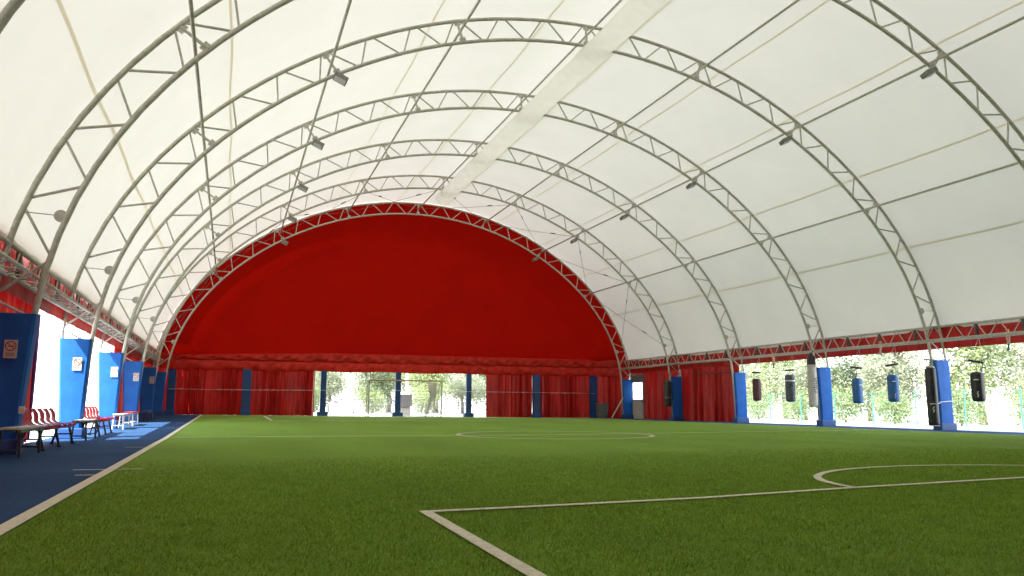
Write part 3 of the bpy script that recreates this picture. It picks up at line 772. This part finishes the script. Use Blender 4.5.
def seat_row(x, y0, n, pitch, label, zs=.45, leg='frame_dk', skipback=()):
    global seat_me
    g = hf(x, y0+n*pitch/2)
    t = thing('seat_row', label, 'seats', (x, y0, g))
    L = n*pitch
    for i in range(n):
        if seat_me is None:
            s = local('seat', seat_mesh(), M['plastic'], t, True); seat_me = s.data
        else:
            s = bpy.data.objects.new('seat', seat_me); C.objects.link(s); s.parent = t
        s.location = (0, (i+.5)*pitch, zs)
    bm = bm_new()
    for dx in (-.12,.12): box(bm, (dx, L/2, zs-.055), (.04, L+.1, .05))
    local('rail', bm, M[leg], t)
    nl = max(2, int(round(L/1.35))+1)
    for i in range(nl):
        yy_ = .18+(L-.36)*i/(nl-1)
        for sx in (-1, 1):
            bm = bm_new(); tube(bm, [(sx*.11, yy_, zs-.06), (sx*.20, yy_+.04*sx, .015)], .026, 6); tube(bm, [(sx*.17, yy_, .02), (sx*.24, yy_, .02)], .022, 6); local('leg', bm, M[leg], t)
        bm = bm_new(); tube(bm, [(-.15,yy_,.22),(.15,yy_,.22)], .018, 6); local('cross_bar', bm, M[leg], t)
    return t
def bench(x, y0, L, label, top='wood', leg='frame_dk', z=.48, w=.34):
    g = hf(x, y0+L/2); t = thing('bench', label, 'bench', (x, y0, g))
    for i in range(3):
        bm = bm_new(); box(bm, (-w/3+i*w/3, L/2, z), (w/3-.015, L, .035), None, .006); local('slat', bm, M[top], t)
    for yy_ in (.15, L-.15):
        for sx in (-1, 1):
            bm = bm_new(); tube(bm, [(sx*.13, yy_, z-.02), (sx*.16, yy_, .0)], .025, 6); local('leg', bm, M[leg], t)
        bm = bm_new(); tube(bm, [(-.14,yy_,.12),(.14,yy_,.12)], .018, 6); local('cross_bar', bm, M[leg], t)
    bm = bm_new()
    for sx in (-1, 1): box(bm, (sx*.12, L/2, z-.045), (.03, L-.1, .05))
    local('rail', bm, M[leg], t)
    return t
seat_row(-3.50, 17.0, 6, .56, 'nearest row of glossy red plastic seats on dark legs')
bench(-3.38, 14.9, 1.75, 'worn wooden bench before the nearest red seats, beside the left-edge pad')
seat_row(-3.42, 23.35, 5, .52, 'second row of red seats, beyond the nearest sunlit pad')
bench(-3.38, 21.3, 1.75, 'pale bench between the nearest sunlit pad and second red seats', leg='frame_dk')
bench(-3.35, 28.1, 1.9, 'pale bench with white legs under the second sunlit pad', top='white', leg='frame_wh')
bench(-3.40, 31.2, 2.0, 'long red bench by the first shaded pad', top='plastic', leg='frame_wh')
bench(-3.4, 36.6, 2.2, 'dark low bench by the far shaded pads', top='bluebase', leg='frame_dk', z=.42)
# small switch box on near pad
bm = bm_new(); box(bm, (0,0,0), (.09,.06,.13), None, .01); box(bm, (0,-.035,0), (.05,.015,.06), None, .004)
o = obj('switch_box', bm, M['signpaper']); o.location = (-3.50,16.22,.78); tag(o, 'tiny beige switch box on the edge of the leftmost pad', 'switch box')

# ------------------------------------------------------------------ outside
# teal mesh fence on the right
def fpost(y, label):
    pass
t = thing('mesh_fence', 'teal mesh fence with thin posts outside the right opening', 'fence', (31,10,-.03))
for y in (20.7,23.35,26.0,28.65,31.35,34.0,36.7,39.4,42.1):
    bm = bm_new(); tube(bm, [(0,y-10,0),(0,y-10,1.72)], .032, 8); local('fence_post', bm, M['teal'], t)
bm = bm_new()
for z in (.1,.62,1.15,1.62): tube(bm, [(0,8,z),(0,34,z)], .008, 4)
for i in range(208): tube(bm, [(0,8+i*.125,.05),(0,8+i*.125,1.64)], .0035, 3)
local('wire_mesh', bm, M['teal'], t)

# railings, cabinet, bin, beyond far wall
def railing(x, y, w, h, label, mat='fence_dk', n=12):
    t = thing('railing', label, 'railing', (x, y, hf(x, y)-.03))
    for s in (0, 1):
        bm = bm_new(); tube(bm, [(s*w,0,0),(s*w,0,h+.05)], .04, 6); local('rail_post', bm, M[mat], t)
    bm = bm_new()
    for z in (.12, h*.55, h-.03): tube(bm, [(0,0,z),(w,0,z)], .022, 6)
    local('rail', bm, M[mat], t)
    bm = bm_new()
    for i in range(1, n): tube(bm, [(w*i/n,0,.1),(w*i/n,0,h)], .018, 5)
    local('bars', bm, M[mat], t)
railing(8.35, 56.2, 2.7, 1.15, 'grey railing panel outside, left part of the far opening', n=12)
railing(15.5, 56.5, 1.4, 1.05, 'short grey railing outside, beside the right slim post', n=9)
railing(6.9, 66, 12, 1.2, 'long grey railing far behind the other railings', 'cabinet', n=44)
g = hf(11.9,55.8)
t = thing('utility_cabinet', 'grey utility cabinet on a narrower plinth outside the far opening', 'cabinet', (11.95,56,g-.03))
bm = bm_new(); box(bm, (0,0,1.10), (1.06,.5,.88), None, .02)
for i in range(7): box(bm, (-.42+.14*i,-.26,1.1), (.02,.02,.78))
local('cabinet_body', bm, M['cabinet'], t)
bm = bm_new(); box(bm, (0,.02,.34), (.86,.42,.68), None, .01)
for i in range(5): box(bm, (-.32+.16*i,-.2,.34), (.015,.02,.6))
local('plinth', bm, M['greyplast'], t)
bm = bm_new(); tube(bm, [(12.35,57,.1),(12.35,57,4.6)], .11, 10); tube(bm, [(12.35,57,4.6),(12.9,56.7,4.8)], .04, 6)
o = obj('lamp_post', bm, M['frame_wh']); set_origin(o, (12.35,57,.1)); tag(o, 'pale vertical post behind the utility cabinet', 'post')
t = thing('litter_bin', 'pale grey bin outside beside the left slim blue post', 'bin', (7.05,57,hf(7,57)-.03))
bm = bm_new(); lathe(bm, [(.26,0),(.30,.05),(.33,.8),(.34,.86),(.30,.9)], (0,0,0), 16); local('bin_body', bm, M['frame_wh'], t, True)
bm = bm_new(); lathe(bm, [(.35,.88),(.36,.92),(.2,1.0),(.05,1.02)], (0,0,0), 16); local('lid', bm, M['cabinet'], t, True)
# outdoor chairs
def chair(x, y, rz, label):
    t = thing('outdoor_chair', label, 'chair', (x, y, hf(x, y)-.03), rz)
    bm = bm_new(); box(bm, (0,0,.45), (.44,.44,.03), None, .01); local('seat', bm, M['fence_dk'], t)
    bm = bm_new()
    for i in range(5): tube(bm, [(-.18+.09*i,.2,.5),(-.18+.09*i,.26,.88)], .014, 5)
    tube(bm, [(-.22,.26,.88),(.22,.26,.88)], .018, 6); local('backrest', bm, M['fence_dk'], t)
    for sx in (-1, 1):
        for sy in (-1, 1):
            bm = bm_new(); tube(bm, [(sx*.19,sy*.19,.45),(sx*.21,sy*.22,0)], .018, 5); local('leg', bm, M['fence_dk'], t)
for x, y, r, l in ((13.4,56.8,.3,'grey outdoor chair just right of the utility cabinet'), (14.2,57.6,-2.6,'grey outdoor chair inside the goal outline near its right post'), (14.95,56.6,.1,'grey outdoor chair left of the right slim post'), (17.2,57.2,-.5,'grey outdoor chair at the right end of the far opening')):
    chair(x, y, r, l)

# trees
def crown_mesh(seed, R, H, n, leaf, z0):
    rnd = random.Random(seed); bm = bm_new()
    blobs = [(Vector((rnd.uniform(-.55,.55)*R, rnd.uniform(-.55,.55)*R, z0+H*rnd.uniform(.1,.9))), R*rnd.uniform(.32,.58)) for _ in range(16)]
    for i in range(n):
        c, r = rnd.choice(blobs)
        d = Vector((rnd.gauss(0,1), rnd.gauss(0,1), rnd.gauss(0,1))).normalized()*r*rnd.uniform(.55,1.05)
        p = c+d
        if p.z < .15: p.z = .15+rnd.random()*.4
        a = Vector((rnd.gauss(0,1), rnd.gauss(0,1), rnd.gauss(0,.7))).normalized(); b = a.cross(Vector((rnd.gauss(0,1), rnd.gauss(0,1), rnd.gauss(0,1)))).normalized()
        s = leaf*rnd.uniform(.6,1.4)
        vs = [bm.verts.new(p+a*s), bm.verts.new(p+b*s*.45+a*s*.1), bm.verts.new(p-a*s), bm.verts.new(p-b*s*.45+a*s*.1)]
        bm.faces.new(vs)
    return bm
def trunk_mesh(seed, H, r):
    rnd = random.Random(seed); bm = bm_new(); pts = [(0,0,-.1)]
    for i in range(1, 6): pts.append((rnd.uniform(-.12,.12)*i*.5, rnd.uniform(-.12,.12)*i*.5, H*i/5))
    tube(bm, pts, [r*1.3,r,r*.85,r*.7,r*.5,r*.25], 8)
    for i in range(6):
        q = Vector(pts[2+i % 3]); a = rnd.uniform(0,6.28); l = rnd.uniform(.8,1.6)
        tube(bm, [q, q+Vector((cos(a)*l*.5,sin(a)*l*.5,l*.5)), q+Vector((cos(a)*l,sin(a)*l,l*1.1))], [r*.4,r*.3,r*.12], 6)
    return bm
TP = {}
def tree(kind, x, y, sc, rz, label, cat='tree'):
    if kind not in TP:
        t = thing('tree' if kind != 'bush' else 'bush', label, cat, (0,0,0))
        spec = {'A':(3.0,5.5,11000,.10,1.2,'leafA'), 'B':(2.6,4.6,11000,.085,.9,'leafB'), 'C':(3.0,6.5,11000,.11,1.0,'leafC'), 'bush':(1.5,1.6,4200,.06,.2,'leafA')}[kind]
        R, H, n, lf, z0, mt = spec
        local('crown', crown_mesh(hash(kind) % 7 if False else ord(kind[0]), R, H, n, lf, z0), M[mt], t)
        local('trunk', trunk_mesh(ord(kind[0])+3, z0+H*.7, .16 if kind != 'bush' else .05), M['bark'], t)
        TP[kind] = t
    else:
        t = dup(TP[kind], (0,0,0), None, label)
        t['category'] = cat
    t.location = (x, y, hf(x, y)-.05); t.rotation_euler = (0,0,rz); t.scale = (sc,sc,sc)
    return t
rows = [
 ('A',1.5,66,1.15,2.2,'tree outside nearest the left edge of the far opening'),
 ('C',8.0,82,1.5,.4,'tall dark tree far behind the left railing'),
 ('B',15.8,82,1.55,1.2,'tall pale tree far behind the goal crossbar'),
 ('A',21.5,84,1.5,3.0,'tall green tree far behind the right slim post'),
 ('C',27.0,80,1.3,4.1,'dark tree far outside hidden mostly by the red curtain'),
 ('B',36.5,26.0,1.0,0.2,'bushy pale tree beyond the fence behind the rightmost black bag'),
 ('A',37.5,30.4,1.05,1.4,'green tree beyond the fence right of the tied black bag'),
 ('B',36.0,34.6,1.0,2.6,'olive tree beyond the fence behind the blue bags'),
 ('C',38.0,38.6,1.05,3.9,'darker tree beyond the fence between the two blue bags'),
 ('B',36.3,42.6,.95,4.4,'pale tree beyond the fence right of the white bag pad'),
 ('A',38.0,46.6,1.05,.9,'green tree beyond the fence behind the long white bag'),
 ('B',36.4,50.6,.95,5.2,'olive tree beyond the fence behind the maroon bag'),
 ('C',39.5,55.0,1.0,2.2,'dark tree at the far end of the fence line'),
 ('A',36.3,21.8,.95,2.9,'green tree beyond the fence at the right edge'),
 ('bush',33.2,24.4,1.0,.3,'low bush against the fence nearest the right edge'),
 ('bush',33.3,28.2,1.05,1.7,'low bush against the fence right of the tied black bag'),
 ('bush',33.1,32.0,.95,3.0,'low bush against the fence between blue bags'),
 ('bush',33.4,35.8,1.1,4.1,'low bush against the fence by the white bag'),
 ('bush',33.2,39.6,1.0,5.0,'low bush against the fence by the worn black bag'),
 ('bush',33.0,43.2,1.0,.8,'low bush against the fence by the maroon bag'),
 ('A',4.5,73,1.0,.5,'green tree outside at the left of the far opening'),
 ('B',9.0,76,1.05,1.9,'pale tree outside behind the left railing'),
 ('C',13.5,78,.9,3.1,'darker tree outside behind the utility cabinet'),
 ('A',18.0,74,1.0,4.3,'bright tree outside right of the goal'),
 ('B',22.5,77,1.0,5.5,'pale tree outside at the right of the far opening'),
 ('bush',6.5,69,1.2,.4,'bright bush far outside behind the litter bin'),
 ('bush',12.0,70,1.25,2.0,'bright bush far outside behind the goal'),
 ('bush',16.5,69.5,1.2,3.3,'bright bush far outside right of the goal'),
 ('B',-16,42,.9,.7,'pale tree outside the left wall beyond the nearest seats'),
 ('A',-19,58,1.1,2.7,'green tree outside the left wall beyond the second seats'),
 ('B',-14,33,.7,4.7,'small pale tree outside the left wall near the curtain edge'),
]
for r in rows: tree(*r, cat='bush' if r[0] == 'bush' else 'tree')

# ------------------------------------------------------------------ light
sun = bpy.data.lights.new('sun', 'SUN'); sun.energy = 12.5; sun.angle = radians(.6); sun.color = (1.0,.965,.90)
so = bpy.data.objects.new('sun', sun); C.objects.link(so)
sd = Vector((.66,.42,-1)).normalized(); so.rotation_euler = sd.to_track_quat('-Z', 'Y').to_euler(); so.location = (-30,-30,40)
w = bpy.data.worlds.new('sky'); scn.world = w; w.use_nodes = True; nt = w.node_tree; nt.nodes.clear()
ow = nt.nodes.new('ShaderNodeOutputWorld'); bg = nt.nodes.new('ShaderNodeBackground')
tc = nt.nodes.new('ShaderNodeTexCoord'); sp = nt.nodes.new('ShaderNodeSeparateXYZ'); cr = nt.nodes.new('ShaderNodeValToRGB')
cr.color_ramp.elements[0].position = 0.0; cr.color_ramp.elements[0].color = (1.0,.99,.96,1)
cr.color_ramp.elements[1].position = 0.8; cr.color_ramp.elements[1].color = (.72,.84,1.0,1)
nt.links.new(tc.outputs['Generated'], sp.inputs[0]); nt.links.new(sp.outputs['Z'], cr.inputs['Fac']); nt.links.new(cr.outputs['Color'], bg.inputs['Color'])
bg.inputs['Strength'].default_value = 2.6; nt.links.new(bg.outputs[0], ow.inputs['Surface'])

# ------------------------------------------------------------------ camera
cam = bpy.data.cameras.new('camera'); cam.sensor_width = 36; cam.lens = 772.445*36/1024; cam.clip_end = 400; cam.clip_start = .05
co = bpy.data.objects.new('camera', cam); C.objects.link(co)
Rv = Vector((.94023547,-.34050461,.00372434)); Uv = Vector((-.05449813,-.13967163,.98869702)); Fv = Vector((.3361357,.92981097,.14988109))
mt = Matrix((Rv, Uv, -Fv)).transposed().to_4x4(); mt.translation = (0,0,.9); co.matrix_world = mt
scn.camera = co
vs = scn.view_settings; vs.view_transform = 'Standard'; vs.look = 'None'; vs.gamma = 1; vs.use_curve_mapping = False; vs.exposure = 0.9
# repeats carry a group phrase
GR = {'roof arch':'steel truss arches of the vault', 'roof tube':'roof tubes running along the vault', 'truss girder':'lattice girders along the side edges',
      'padding':'blue pads on the arch feet', 'post':'posts of the far wall', 'curtain':'red vinyl curtains', 'floodlight':'floodlights under the arches',
      'punching bag':'punching bags along the right side', 'rope':'rope ends on the right girder', 'sign':'no smoking notices on the pads', 'seats':'rows of red plastic seats',
      'bench':'benches along the left side', 'tree':'trees outside', 'bush':'bushes outside', 'chair':'outdoor chairs beyond the far opening', 'railing':'railings beyond the far opening',
      'cable':'bracing cables in the farthest bay', 'rolled curtain':'rolled red covers under the gable', 'valance':'red valances along the sides'}
for o in list(scn.objects):
    if o.parent is None and o.get('category') in GR and not o.get('group') and o.name != 'lamp_post': o['group'] = GR[o['category']]
